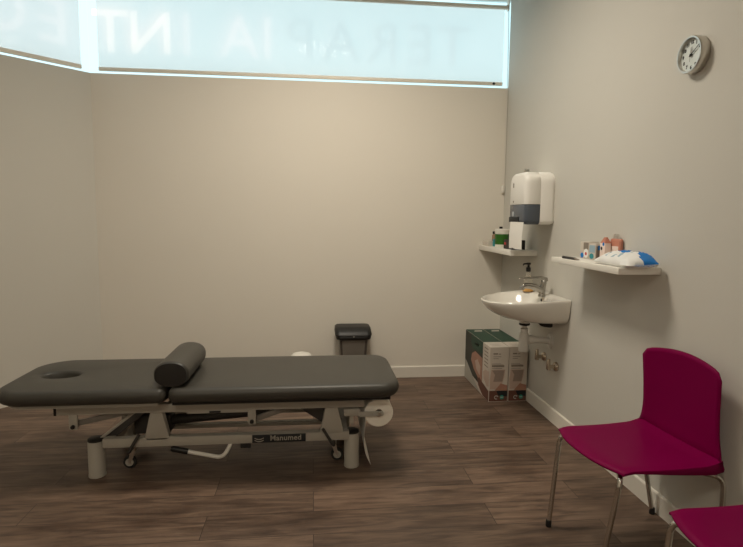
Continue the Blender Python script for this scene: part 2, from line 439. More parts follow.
# ------------------------------------------------------------------ treatment table
T0 = Vector((-0.47, 3.10, 0))
tt = thing('treatment_table', T0, 'long charcoal vinyl treatment table with grey steel height adjustable frame', 'treatment table')
def pill_profile(r, n=7):                       # (inset, height 0..1) from bottom to top of a rounded edge
    return [(r * (1 - math.cos(PI * (k / n - 0.5))), k / n) for k in range(n + 1)]
def inset_ring(poly, d):
    n = len(poly); out = []
    for i in range(n):
        a = Vector(poly[i - 1]); p = Vector(poly[i]); c = Vector(poly[(i + 1) % n])
        t = (c - a)
        if t.length < 1e-9: t = Vector((1, 0))
        t.normalize(); nrm = Vector((-t.y, t.x))
        q = p + nrm * d; out.append((q.x, q.y))
    return out
def resample(poly, n):
    P = [Vector(p) for p in poly] + [Vector(poly[0])]
    L = [0]
    for a, c in zip(P, P[1:]): L.append(L[-1] + (c - a).length)
    out = []; j = 0
    for k in range(n):
        t = L[-1] * k / n
        while L[j + 1] < t: j += 1
        f = (t - L[j]) / max(1e-9, L[j + 1] - L[j])
        q = P[j].lerp(P[j + 1], f); out.append((q.x, q.y))
    return out
ZB, ZT, RC = 0.444, 0.522, 0.038
def edge_rings(outline, z0, z1, r, n=9):
    rs = []
    h = (z1 - z0) / 2
    for k in range(n + 1):
        a = -PI / 2 + PI * k / n
        # squarish roll: super-ellipse
        ca = max(0.0, math.cos(a)) ** 0.85; sa = math.copysign(abs(math.sin(a)) ** 0.92, math.sin(a))
        rs.append([(x, y, z0 + h + h * sa) for x, y in inset_ring(outline, r * (1 - ca))])
    return rs
# leg section: plain pad with rounded far corners
out = resample(rounded(-0.752, 0.478, 2.772, 3.440, (0.042, (0.10, 0.13), (0.10, 0.13), 0.042), 10), 160)
b = bmesh.new()
rs = edge_rings(out, ZB, ZT, RC)
crown = [[(-0.137 + (x + 0.137) * q, 3.106 + (y - 3.106) * q, ZT + 0.004 * (1 - q * q)) for x, y, z in rs[-1]] for q in (0.8, 0.5, 0.2)]
rings(b, rs + crown, True, True, True)
pad = obj('leg_cushion', b, M['vinyl'], tt, smooth=60)
# head section: tapered rounded end with a breathing hole
ho = resample(rounded(-1.632, -0.762, 2.772, 3.437, ((0.17, 0.15), 0.042, 0.042, (0.20, 0.20)), 14), 160)
HC = Vector((-1.405, 3.100))
hole = []
for x, y in ho:
    a = math.atan2((y - HC.y) , (x - HC.x) * 0.6)
    hole.append((HC.x + 0.098 * math.cos(a), HC.y + 0.062 * math.sin(a)))
def hole_ring(sc, z): return [(HC.x + (x - HC.x) * sc, HC.y + (y - HC.y) * sc, z) for x, y in hole]
b = bmesh.new()
rs = [hole_ring(1.0, ZB)] + edge_rings(ho, ZB, ZT, RC)
mid = [((x * 0.5 + hx * 0.5), (y * 0.5 + hy * 0.5), ZT + 0.002) for (x, y), (hx, hy) in zip(inset_ring(ho, RC), hole)]
rs += [mid, hole_ring(1.28, ZT), hole_ring(1.10, ZT - 0.004), hole_ring(1.0, ZT - 0.014), hole_ring(0.97, ZB)]
rings(b, rs, True, False, False)
hd = obj('head_cushion', b, M['vinyl'], tt, smooth=60)
tag(hd, 'head end cushion with an oval breathing hole')
b = bmesh.new()
prism(b, [(HC.x + 0.10 * math.cos(2 * PI * k / 40), HC.y + 0.064 * math.sin(2 * PI * k / 40)) for k in range(40)], 'z', ZB - 0.004, ZB + 0.004)
obj('hole_lining', b, M['vinyl_dark'], hd)
# boards under the cushions
b = bmesh.new(); prism(b, resample(inset_ring(ho, 0.045), 80), 'z', 0.424, 0.445); obj('board', b, M['grey_card'], tt)
b = bmesh.new(); box(b, -0.735, 0.42, 2.815, 3.40, 0.426, 0.443); obj('board', b, M['black_soft'], tt)
for xa, xb in ((-0.56, -0.18), (0.06, 0.17), (-0.66, -0.63)):
    b = bmesh.new(); box(b, xa, xb, 2.806, 2.822, 0.424, 0.434, 0.001); obj('hinge_plate', b, M['frame_grey'], tt)
for x in (-1.20, -1.02, -0.30, 0.20):
    b = bmesh.new(); lathe(b, [(0.011, 0.395), (0.011, 0.428)], (x, 2.875, 0), 'z', 12); obj('spacer', b, M['frame_grey'], tt)
# upper frame
b = bmesh.new()
for y0 in (2.855, 3.32): box(b, -1.345, 0.285, y0, y0 + 0.04, 0.362, 0.410, 0.004)
for x0 in (-1.30, -0.78, 0.22): box(b, x0, x0 + 0.04, 2.89, 3.325, 0.366, 0.404, 0.003)
box(b, -0.68, -0.35, 2.858, 2.876, 0.350, 0.366, 0.002)
uf = obj('upper_frame', b, M['frame_grey'], tt)
for y0 in (2.853, 3.318):
    b = bmesh.new(); box(b, -1.357, -1.343, y0, y0 + 0.044, 0.360, 0.414, 0.003); obj('end_cap', b, M['black_soft'], uf)
b = bmesh.new(); box(b, -0.56, -0.50, 2.852, 2.858, 0.354, 0.364, 0.001); obj('slot', b, M['black_soft'], uf)
# brackets with bolts
for x in (-1.265, -0.335):
    b = bmesh.new()
    prism(b, [(x - 0.022, 0.365), (x - 0.022, 0.285), (x - 0.014, 0.277), (x + 0.014, 0.277), (x + 0.022, 0.285), (x + 0.022, 0.365)], 'y', 2.862, 2.876, 0.002)
    br = obj('arm_bracket', b, M['frame_grey'], tt)
    b = bmesh.new(); lathe(b, [(0.011, 2.852), (0.011, 2.862)], (x, 0, 0.296), 'y', 14); obj('bolt', b, M['black'], br)
# lifting arms
def bar(bm, p, q, w, y0, y1, bev=0.002):
    p = Vector(p); q = Vector(q); t = (q - p).normalized(); n = Vector((-t.y, t.x)) * w / 2
    prism(bm, [tuple(p + n), tuple(p - n), tuple(q - n), tuple(q + n)], 'y', y0, y1, bev)
for segs in (((-1.255, 0.305), (-0.93, 0.372), 0.030, 2.885, 2.90), ((-0.325, 0.298), (-0.10, 0.372), 0.032, 2.885, 2.90), ((-1.16, 0.165), (-0.93, 0.355), 0.045, 2.925, 2.95), ((-0.06, 0.372), (0.14, 0.235), 0.075, 2.93, 2.95),
             ((-1.10, 0.185), (-0.86, 0.35), 0.05, 3.24, 3.26), ((-0.05, 0.36), (0.10, 0.24), 0.05, 3.24, 3.26)):
    p, q, w, y0, y1 = segs
    b = bmesh.new(); bar(b, p, q, w, y0, y1)
    obj('lift_arm', b, M['frame_dark'] if y0 > 2.92 else M['bin_grey'], tt)
b = bmesh.new(); bar(b, (-1.15, 0.205), (-0.93, 0.378), 0.014, 2.912, 2.925); obj('strut', b, M['frame_grey'], tt)
# trapezoid columns
for x0, x1, x2, x3, z0 in ((-0.872, -0.812, -0.778, -0.905, 0.205), (0.068, 0.135, 0.168, 0.040, 0.21)):
    for y0 in (2.868, 3.315):
        b = bmesh.new()
        prism(b, [(x3, z0 + 0.012), (x3 + 0.012, z0), (x2 - 0.012, z0), (x2, z0 + 0.012), (x1, 0.364), (x0, 0.364)], 'y', y0, y0 + 0.045, 0.003)
        obj('column', b, M['frame_grey'], tt)
# motor and inner rail
b = bmesh.new(); box(b, -0.84, 0.09, 3.17, 3.21, 0.155, 0.178, 0.003); obj('inner_rail', b, M['frame_grey'], tt)
b = bmesh.new(); tube(b, [(-0.80, 3.08, 0.25), (-0.25, 3.08, 0.29)], 0.028, 16); box(b, -1.0, -0.80, 3.02, 3.14, 0.19, 0.30, 0.012); obj('lift_motor', b, M['frame_dark'], tt)
# base frame
b = bmesh.new()
for y0 in (2.868, 3.315): box(b, -1.125, 0.20, y0, y0 + 0.045, 0.168, 0.218, 0.004)
for x0 in (-1.115, 0.15): box(b, x0, x0 + 0.045, 2.90, 3.32, 0.172, 0.214, 0.003)
bf = obj('base_frame', b, M['frame_grey'], tt)
# name plate with the maker's wording
PY = 2.866
b = bmesh.new(); box(b, -0.335, -0.042, PY - 0.002, PY + 0.003, 0.171, 0.216, 0.001)
npl = obj('name_plate', b, M['ink'], tt)
b = bmesh.new()
merge(b, text_bm('Manumed', 0.042, basis((1, 0, 0), (0, 0, 1), (0, -1, 0), (-0.152, PY - 0.003, 0.1955)), bold=0.0008, spacing=1.05))
obj('lettering', b, M['emblem'], npl, smooth=0)
b = bmesh.new()
for k in range(2):                              # small wave emblem
    zz = 0.199 - 0.012 * k
    for i in range(6):
        t0, t1 = i / 6, (i + 1) / 6
        f = lambda t: zz - 0.008 * math.sin(PI * t)
        xa, xb = -0.322 + 0.05 * t0, -0.322 + 0.05 * t1
        quad(b, [(xa, PY - 0.003, f(t0) - 0.003), (xb, PY - 0.003, f(t1) - 0.003), (xb, PY - 0.003, f(t1) + 0.002), (xa, PY - 0.003, f(t0) + 0.002)])
obj('emblem', b, M['emblem'], npl, smooth=0)
# stabiliser feet
for x, y in ((-1.172, 2.940), (0.218, 2.940), (-1.13, 3.335), (0.19, 3.335)):
    b = bmesh.new()
    lathe(b, [(0.044, 0.0), (0.044, 0.010), (0.0425, 0.012), (0.0425, 0.196), (0.040, 0.200)], (x, y, 0), 'z', 32)
    lg = obj('leg', b, M['frame_grey'], tt)
    b = bmesh.new(); lathe(b, [(0.042, 0.199), (0.042, 0.208), (0.036, 0.212)], (x, y, 0), 'z', 32); obj('leg_cap', b, M['vinyl_dark'], lg)
# castors on swing levers
for x, y, sgn in ((-1.014, 2.985, -1), (0.137, 2.985, 1), (-1.014, 3.26, -1), (0.137, 3.26, 1)):
    b = bmesh.new(); lathe(b, [(0.020, -0.011), (0.033, -0.011), (0.036, -0.006), (0.036, 0.006), (0.033, 0.011), (0.020, 0.011)], (x, y, 0.037), 'y', 28)
    cw = obj('castor', b, M['black_soft'], tt)
    b = bmesh.new(); lathe(b, [(0.022, -0.013), (0.022, 0.013)], (x, y, 0.037), 'y', 24); obj('hub', b, M['frame_grey'], cw)
    b = bmesh.new()
    for dy in (-0.018, 0.014): prism(b, [(x - 0.008, 0.03), (x + 0.008, 0.03), (x - sgn * 0.02 + 0.014, 0.10), (x - sgn * 0.02 - 0.014, 0.10)], 'y', y + dy, y + dy + 0.004)
    lathe(b, [(0.017, 0.098), (0.017, 0.12), (0.010, 0.125)], (x - sgn * 0.02, y, 0), 'z', 16)
    obj('fork', b, M['steel'], cw)
    yl = 2.885 if y < 3.1 else 3.375
    b = bmesh.new(); tube(b, fillet([(x - sgn * 0.02, y, 0.118), (x - sgn * 0.022, yl, 0.125), (x - sgn * 0.085, yl - 0.004, 0.232)], 0.03), 0.0085, 12); obj('lever', b, M['frame_dark'], cw)
    cw.location.z += 0.014
# foot control bar
b = bmesh.new()
tube(b, fillet([(-0.70, 2.90, 0.138), (-0.495, 2.90, 0.090), (-0.455, 2.905, 0.160), (-0.455, 2.93, 0.19)], 0.05), 0.011, 14)
fb = obj('foot_bar', b, M['white_plastic'], tt)
b = bmesh.new(); tube(b, [(-0.770, 2.90, 0.154), (-0.760, 2.90, 0.152), (-0.680, 2.90, 0.134)], [0.012, 0.016, 0.016], 14); obj('grip', b, M['black'], fb)
b = bmesh.new(); box(b, -0.40, -0.345, 2.90, 2.93, 0.140, 0.170, 0.003); obj('pedal_mount', b, M['black_soft'], tt)
# roll holder
b = bmesh.new()
box(b, 0.170, 0.262, 2.850, 2.90, 0.333, 0.372, 0.003)
box(b, 0.205, 0.225, 2.87, 2.89, 0.28, 0.34, 0.002)
rh = obj('roll_holder', b, M['frame_grey'], tt)
for y0 in (2.846, 3.395):
    b = bmesh.new(); prism(b, rounded(0.250, 0.392, 0.329, 0.358, (0.002, 0.012, 0.012, 0.002), 4), 'y', y0, y0 + 0.006, 0.0015); obj('holder_arm', b, M['grey_card'], rh)
b = bmesh.new(); lathe(b, [(0.008, 2.838), (0.010, 2.842), (0.010, 2.860), (0.010, 3.40)], (0.367, 0, 0.343), 'y', 16); obj('spindle', b, M['steel'], rh)

for ch in tt.children:
    if ch.name.startswith('roll_holder'): ch.location.z -= 0.020
    if ch.name.split('.')[0] in ('upper_frame', 'arm_bracket', 'lift_arm', 'strut', 'column', 'base_frame', 'name_plate', 'roll_holder', 'spacer', 'hinge_plate'): ch.location.y += 0.03

# paper roll on the holder, tail hanging to the floor
pr = thing('paper_roll', (0.376, 3.13, 0.26), 'white examination paper roll hanging at the foot end of the treatment table', 'paper roll')
RC_ = (0.367, 0, 0.343)
b = bmesh.new()
n = 40
prof = [(0.022, 2.866), (0.077, 2.866), (0.082, 2.871), (0.082, 3.375), (0.077, 3.38), (0.022, 3.38)]
lathe(b, prof + [prof[0]], RC_, 'y', n, cap0=False, cap1=False)
obj('roll', b, M['roll'], pr, smooth=40)
b = bmesh.new(); lathe(b, [(0.0205, 2.864), (0.0225, 2.864), (0.0225, 3.382), (0.0205, 3.382), (0.0205, 2.864)], RC_, 'y', 24, cap0=False, cap1=False); obj('core_tube', b, M['brown'], pr)
b = bmesh.new()
tail = fillet([(0.297, 0, 0.35), (0.294, 0, 0.25), (0.282, 0, 0.155), (0.292, 0, 0.08), (0.325, 0, 0.012)], 0.06, 5)
rings(b, [[(p.x, 2.868 + 0.01 * math.sin(i * 0.4), p.z), (p.x + 0.002, 3.36, p.z)] for i, p in enumerate(tail)], False, False, False)
obj('paper_tail', b, M['paper'], pr, smooth=80)
for ch in pr.children: ch.location.y += 0.03; ch.location.z -= 0.022 if not ch.name.startswith('paper_tail') else 0

# bolster lying across the cushions
bo = thing('bolster_cushion', (-0.735, 3.11, 0.53), 'charcoal vinyl bolster pillow lying across the treatment table', 'bolster')
b = bmesh.new()
p0 = Vector((-0.738, 2.815, 0)); p1 = Vector((-0.735, 3.285, 0)); ax = (p1 - p0).normalized(); sx = Vector((ax.y, -ax.x, 0))
BW, BH, BZ = 0.090, 0.132, ZT + 0.0045
sec = []
for k in range(40):
    a = 2 * PI * k / 40
    cx_, cz_ = math.cos(a), math.sin(a)
    x = BW * math.copysign(abs(cx_) ** 0.9, cx_)
    z = BH / 2 + BH / 2 * (math.copysign(abs(cz_) ** (0.65 if cz_ < 0 else 0.95), cz_))
    sec.append((x, z))
rs = []
L_ = (p1 - p0).length
for t, sc in ((0, 0.90), (0.006, 0.965), (0.016, 1.0), (0.02, 1.0), (L_ / 2, 1.0), (L_ - 0.03, 1.0), (L_ - 0.012, 0.97), (L_, 0.86)):
    rs.append([p0 + ax * t + sx * (x * sc) + Vector((0, 0, BZ + BH / 2 + (z - BH / 2) * (sc if z > BH / 2 else 1))) for x, z in sec])
rings(b, rs)
obj('roll', b, M['vinyl'], bo, smooth=50)
b = bmesh.new()
rings(b, [[p0 + ax * (t) + sx * (x * sc) + Vector((0, 0, BZ + BH / 2 + (z - BH / 2) * sc)) for x, z in sec] for t, sc in ((0.004, 0.93), (-0.004, 0.90), (-0.006, 0.5))])
tag(obj('end_panel', b, M['vinyl_dark'], bo, smooth=50), 'darker flat end panel')

# ------------------------------------------------------------------ bins by the back wall
pb = thing('pedal_bin', (0.332, 4.44, 0), 'tall grey bin with black lid standing against the back wall', 'bin')
b = bmesh.new()
rs = []
for z, hx, hy in ((0.0, 0.088, 0.085), (0.01, 0.095, 0.092), (0.40, 0.120, 0.112), (0.415, 0.122, 0.114)):
    rs.append([(x + 0.332, y + 4.44, z) for x, y in rounded(-hx, hx, -hy, hy, (0.02,) * 4, 6)])
rings(b, rs); obj('body', b, M['bin_grey'], pb)
b = bmesh.new()
for sgn in (-1, 1):
    q = []
    for z, hx, hy in ((0.02, 0.0955, 0.0925), (0.40, 0.120, 0.112)):
        xe = 0.332 + sgn * (hx - 0.016)
        q.append([(xe - 0.008, 4.44 - hy - 0.001, z), (xe + 0.008, 4.44 - hy - 0.001, z), (xe + 0.008, 4.44 - hy + 0.004, z), (xe - 0.008, 4.44 - hy + 0.004, z)])
    rings(b, q)
obj('edge_strip', b, M['bin_dark'], pb)
b = bmesh.new()
rs = []
for z, hx, hy, dy in ((0.405, 0.126, 0.118, 0), (0.41, 0.138, 0.126, 0), (0.416, 0.143, 0.130, 0), (0.434, 0.146, 0.131, 0), (0.437, 0.142, 0.127, 0), (0.441, 0.150, 0.132, 0), (0.452, 0.152, 0.132, 0.002), (0.490, 0.148, 0.095, 0.030), (0.499, 0.140, 0.080, 0.036), (0.501, 0.120, 0.06, 0.036)):
    rs.append([(x + 0.332, y + 4.44 + dy, z) for x, y in rounded(-hx, hx, -hy, hy, (min(0.04, hy * 0.9),) * 4, 8)])
rings(b, rs); lid = obj('lid', b, M['black'], pb, smooth=60)
b = bmesh.new(); box(b, 0.325, 0.339, 4.305, 4.315, 0.434, 0.440, 0.002); obj('badge', b, M['steel'], lid)

wb = thing('pedal_bin', (-0.095, 4.30, 0), 'small round white bin with domed lid behind the treatment table', 'bin')
b = bmesh.new(); lathe(b, [(0.068, 0.0), (0.072, 0.006), (0.080, 0.27), (0.082, 0.28)], (-0.095, 4.30, 0), 'z', 32); obj('body', b, M['white_plastic'], wb)
b = bmesh.new(); lathe(b, [(0.084, 0.270), (0.086, 0.281), (0.084, 0.293), (0.070, 0.305), (0.045, 0.313), (0.015, 0.317)], (-0.095, 4.30, 0), 'z', 32); obj('lid', b, M['white_plastic'], wb, smooth=60)

# ------------------------------------------------------------------ cartons under the basin
def carton(x0, x1, label):
    y0, y1, H = 3.905, 4.565, 0.432
    c = thing('cardboard_carton', ((x0 + x1) / 2, (y0 + y1) / 2, 0), label, 'box', 'product cartons in the corner')
    b = bmesh.new(); box(b, x0, x1, y0, y1, 0, H, 0.0012, mi=0)
    e = 0.0006
    T = H + e; F = y0 - e; S = x0 - e
    # printed top: green with a white front end, small white marks at the back
    yw = 4.075
    quad(b, [(x0 + .0005, yw, T), (x1 - .0005, yw, T), (x1 - .0005, y1 - .001, T), (x0 + .0005, y1 - .001, T)], 1)
    xm = (x0 + x1) / 2
    quad(b, [(xm - .03, 4.46, T + e), (xm + .04, 4.46, T + e), (xm + .055, 4.52, T + e), (xm - .01, 4.52, T + e)], 2)
    for k in range(3): quad(b, [(x0 + .03, 3.94 + .03 * k, T), (x1 - .05, 3.94 + .03 * k, T), (x1 - .05, 3.945 + .03 * k, T), (x0 + .03, 3.945 + .03 * k, T)], 7)
    # printed side: dark green above, flesh-tone photograph, grey sweep at the bottom, white front end
    quad(b, [(S, yw, .06), (S, y1 - .002, .10), (S, y1 - .002, H - .001), (S, yw, H - .001)], 8)
    quad(b, [(S - e, yw, .335), (S - e, 4.33, .315), (S - e, 4.40, .36), (S - e, 4.40, H - .001), (S - e, yw, H - .001)], 1)
    quad(b, [(S - e, 4.17, .372), (S - e, 4.27, .366), (S - e, 4.27, .380), (S - e, 4.17, .386)], 0)
    quad(b, [(S - 2 * e, yw, .08), (S - 2 * e, 4.15, .10), (S - 2 * e, 4.30, .15), (S - 2 * e, 4.38, .21), (S - 2 * e, 4.36, .27), (S - 2 * e, 4.27, .31), (S - 2 * e, yw, .30)], 3)
    quad(b, [(S - 3 * e, 4.13, .14), (S - 3 * e, 4.23, .17), (S - 3 * e, 4.27, .23), (S - 3 * e, 4.20, .26), (S - 3 * e, 4.12, .22)], 9)
    quad(b, [(S - 3 * e, y0 + .003, .004), (S - 3 * e, 4.05, .006), (S - 3 * e, 4.16, .05), (S - 3 * e, 4.20, .10), (S - 3 * e, 4.14, .125), (S - 3 * e, yw, .11), (S - 3 * e, y0 + .003, .085)], 4)
    quad(b, [(S - 2 * e, 4.10, .004), (S - 2 * e, y1 - .002, .004), (S - 2 * e, y1 - .002, .175), (S - 2 * e, y1 - .05, .165), (S - 2 * e, 4.40, .115), (S - 2 * e, 4.27, .055), (S - 2 * e, 4.17, .02)], 2)
    quad(b, [(S - 2 * e, y0 + .003, .12), (S - 2 * e, 3.96, .11), (S - 2 * e, 4.03, .15), (S - 2 * e, 4.05, .20), (S - 2 * e, 4.0, .23), (S - 2 * e, y0 + .003, .24)], 9)
    for k in range(6): quad(b, [(S - 2 * e, 3.94, .40 - .028 * k), (S - 2 * e, 4.03, .40 - .028 * k), (S - 2 * e, 4.03, .408 - .028 * k), (S - 2 * e, 3.94, .408 - .028 * k)], 7)
    # printed front: text lines, brace photograph, dark foot band with two round marks
    quad(b, [(x0 + .003, F, .004), (x1 - .003, F, .004), (x1 - .003, F, .088), (x0 + .003, F, .088)], 4)
    quad(b, [(x0 + .075, F - e, .05), (x1 - .003, F - e, .04), (x1 - .003, F - e, .086), (x0 + .06, F - e, .086)], 5)
    w = x1 - x0
    for zz, a0, a1, t in ((.375, .18, .42, .010), (.375, .46, .58, .006), (.355, .18, .60, .004), (.340, .18, .46, .004), (.300, .10, .60, .003), (.292, .10, .72, .003), (.276, .12, .78, .014), (.262, .12, .66, .004)):
        quad(b, [(x0 + w * a0, F - e, zz), (x0 + w * a1, F - e, zz), (x0 + w * a1, F - e, zz + t), (x0 + w * a0, F - e, zz + t)], 7)
    quad(b, [(x0 + w * .06, F - e, .10), (x0 + w * .62, F - e, .10), (x0 + w * .80, F - e, .20), (x0 + w * .84, F - e, .255), (x0 + w * .10, F - e, .255), (x0 + w * .03, F - e, .18)], 9)
    quad(b, [(x0 + w * .22, F - 2 * e, .16), (x0 + w * .70, F - 2 * e, .16), (x0 + w * .80, F - 2 * e, .25), (x0 + w * .14, F - 2 * e, .25), (x0 + w * .30, F - 2 * e, .215)], 10)
    quad(b, [(x0 + w * .30, F - 2 * e, .09), (x1 - .004, F - 2 * e, .088), (x1 - .004, F - 2 * e, .13), (x0 + w * .62, F - 2 * e, .145)], 3)
    for cx_, mi in ((.40, 2), (.70, 6)):
        pts = []; rin = []
        if mi == 2:
            for k in range(20):
                a0 = 0.4 + 4.9 * k / 20; a1 = 0.4 + 4.9 * (k + 1) / 20
                c0 = (x0 + w * cx_, .035)
                quad(b, [(c0[0] + .010 * math.cos(a0), F - 2 * e, c0[1] + .010 * math.sin(a0)), (c0[0] + .016 * math.cos(a0), F - 2 * e, c0[1] + .016 * math.sin(a0)),
                         (c0[0] + .016 * math.cos(a1), F - 2 * e, c0[1] + .016 * math.sin(a1)), (c0[0] + .010 * math.cos(a1), F - 2 * e, c0[1] + .010 * math.sin(a1))], 2)
            quad(b, [(c0[0] + .002, F - 2 * e, c0[1] + .002), (c0[0] + .018, F - 2 * e, c0[1] + .004), (c0[0] + .012, F - 2 * e, c0[1] + .016)], 2)
        else:
            quad(b, [(x0 + w * cx_ + .016 * math.cos(2 * PI * k / 24), F - 2 * e, .036 + .016 * math.sin(2 * PI * k / 24)) for k in range(24)], 6)
            quad(b, [(x0 + w * cx_ - .011, F - 3 * e, .033), (x0 + w * cx_ + .011, F - 3 * e, .033), (x0 + w * cx_ + .011, F - 3 * e, .039), (x0 + w * cx_ - .011, F - 3 * e, .039)], 2)
    obj('body', b, [M['white_card'], M['green_card'], M['grey_card'], M['skin_print'], M['skin_dark'], M['ink'], M['mint'], M['ink_grey'], M['dark_card'], M['knee_print'], M['brace_print']], c, smooth=0, recalc=False)
    return c
carton(1.350, 1.500, 'green and white product carton on the floor, left of the pair under the washbasin')
carton(1.505, 1.652, 'green and white product carton on the floor, right of the pair against the right wall')

# ------------------------------------------------------------------ washbasin
SY = 3.555
bs = thing('washbasin', (1.60, SY, 0.73), 'white ceramic wall-hung washbasin with chrome mixer tap', 'washbasin')
NB = 72
def basin_ring(sx, sy, z, tilt=1.0):
    out = []
    for k in range(NB):
        # closed outline: front curve (three quarters of the points) then the straight back
        nf = 56
        if k < nf:
            t = -PI / 2 + PI * k / (nf - 1)
            x = 1.662 - 0.498 * sx * max(0, math.cos(t)) ** 0.72
            y = SY + 0.280 * sy * math.copysign(abs(math.sin(t)) ** 0.94, math.sin(t))
        else:
            f = (k - nf + 1) / (NB - nf + 1)
            x = 1.662; y = SY + 0.280 * sy * (1 - 2 * f)
        zz = z - tilt * 0.036 * (1.662 - x) / 0.505
        out.append(Vector((x, y, zz)))
    return out
outer = basin_ring(0.985, 0.985, 0.893)
bc = Vector((1.400, SY))
def inner_ring(a, c, z, cx=1.400, tilt=1.0):
    out = []
    for p in outer:
        th = math.atan2((p.y - bc.y) / 1.2, p.x - bc.x)
        x = cx + a * math.cos(th); y = SY + c * math.sin(th)
        out.append(Vector((x, y, z - tilt * 0.036 * (1.662 - x) / 0.505)))
    return out
b = bmesh.new()
rs = [basin_ring(0.46, 0.62, 0.722, 0.0), basin_ring(0.60, 0.78, 0.727, 0.0), basin_ring(0.73, 0.885, 0.746, 0.15), basin_ring(0.84, 0.945, 0.778, 0.4), basin_ring(0.925, 0.98, 0.818, .7), basin_ring(0.975, 0.995, 0.858, 1), basin_ring(0.995, 1.0, 0.880, 1),
      basin_ring(0.998, 0.998, 0.888, 1), outer,
      inner_ring(0.212, 0.240, 0.888), inner_ring(0.205, 0.232, 0.882), inner_ring(0.185, 0.21, 0.845), inner_ring(0.15, 0.17, 0.80, 1.41), inner_ring(0.09, 0.10, 0.775, 1.43), inner_ring(0.03, 0.03, 0.768, 1.44)]
rings(b, rs)
obj('bowl', b, M['ceramic'], bs, smooth=50)
b = bmesh.new(); lathe(b, [(0.010, 0), (0.010, 0.004)], (1.583, SY, 0.852), 'x', 16); obj('overflow_hole', b, M['ink'], bs)
# mixer tap
b = bmesh.new()
rs = []
for z, dx, rx, ry in ((0.878, 0.000, 0.026, 0.026), (0.888, 0.000, 0.026, 0.026), (0.892, 0.001, 0.022, 0.023), (0.93, 0.003, 0.021, 0.023), (0.965, 0.007, 0.022, 0.024), (0.994, 0.011, 0.022, 0.024), (1.000, 0.011, 0.018, 0.020)):
    rs.append([(1.586 + dx + rx * math.cos(2 * PI * k / 28), SY + ry * math.sin(2 * PI * k / 28), z) for k in range(28)])
rings(b, rs)
tp = obj('mixer_tap', b, M['tap_chrome'], bs)
b = bmesh.new()
pts = fillet([(1.585, SY, 0.920), (1.52, SY, 0.950), (1.452, SY, 0.954), (1.440, SY, 0.928)], 0.02)
tube(b, pts, [0.024 - 0.008 * i / (len(pts) - 1) for i in range(len(pts))], 16); obj('spout', b, M['tap_chrome'], tp)
b = bmesh.new()
prism(b, [(1.622, 0.985), (1.618, 1.012), (1.580, 1.020), (1.418, 1.008), (1.412, 1.000), (1.56, 1.002), (1.578, 0.990)], 'y', SY - 0.018, SY + 0.018, 0.004)
obj('lever', b, M['tap_chrome'], tp)
# bottle trap and waste pipe
b = bmesh.new()
lathe(b, [(0.034, 0.690), (0.036, 0.694), (0.036, 0.724), (0.030, 0.726)], (1.470, SY, 0), 'z', 24)
fl = obj('drain_flange', b, M['ceramic'], bs)
b = bmesh.new(); lathe(b, [(0.034, 0.676), (0.038, 0.680), (0.038, 0.690), (0.034, 0.693)], (1.470, SY, 0), 'z', 24); obj('seal_ring', b, M['black'], fl)
b = bmesh.new()
lathe(b, [(0.030, 0.488), (0.034, 0.492), (0.034, 0.600), (0.031, 0.606), (0.031, 0.618), (0.024, 0.622), (0.024, 0.640), (0.027, 0.642), (0.027, 0.652), (0.020, 0.656), (0.020, 0.680)], (1.470, SY, 0), 'z', 28)
tr_ = obj('bottle_trap', b, M['trap'], bs)
b = bmesh.new(); tube(b, [(1.495, SY, 0.575), (1.655, SY + 0.005, 0.560)], 0.024, 18); tube(b, [(1.505, SY, 0.574), (1.535, SY, 0.571)], 0.031, 18)
obj('waste_pipe', b, M['trap'], tr_)
b = bmesh.new(); lathe(b, [(0.052, 0.0), (0.050, -0.006), (0.022, -0.012)], (1.667, SY + 0.005, 0.558), 'x', 28); obj('wall_rosette', b, M['trap'], tr_)
# supply hoses under the bowl
b = bmesh.new()
for dy, zz in ((-0.035, 0.0), (0.035, 0.006)):
    tube(b, fillet([(1.57, SY + dy, 0.735 + zz), (1.565, SY + dy, 0.690 + zz), (1.625, SY + dy * 1.3, 0.674 + zz), (1.648, SY + dy * 1.5, 0.73)], 0.03), 0.012, 10)
lathe(b, [(0.018, 0.672), (0.024, 0.677), (0.024, 0.730), (0.016, 0.735)], (1.622, SY - 0.06, 0), 'z', 16)
obj('supply_hose', b, M['black_soft'], bs)
# stop valves on the wall
def stop_valve(y, z, label):
    v = thing('stop_valve', (XR, y, z), label, 'valve', 'chrome stop valves under the washbasin')
    b = bmesh.new(); lathe(b, [(0.032, 0.0), (0.033, -0.006), (0.030, -0.014), (0.022, -0.020), (0.014, -0.024), (0.013, -0.050), (0.010, -0.052)], (XR - 0.0005, y, z), 'x', 26); bd = obj('body', b, M['brass'], v)
    b = bmesh.new(); prism(b, [(y - 0.016, z - 0.024), (y + 0.016, z - 0.024), (y + 0.016, z + 0.010), (y + 0.006, z + 0.056), (y - 0.006, z + 0.056)], 'x', XR - 0.072, XR - 0.048, 0.006); obj('handle', b, M['brass'], v)
stop_valve(3.64, 0.425, 'chrome stop valve on right wall under the washbasin, nearer the cartons')
stop_valve(3.445, 0.405, 'chrome stop valve on right wall under the washbasin, nearer the chairs')

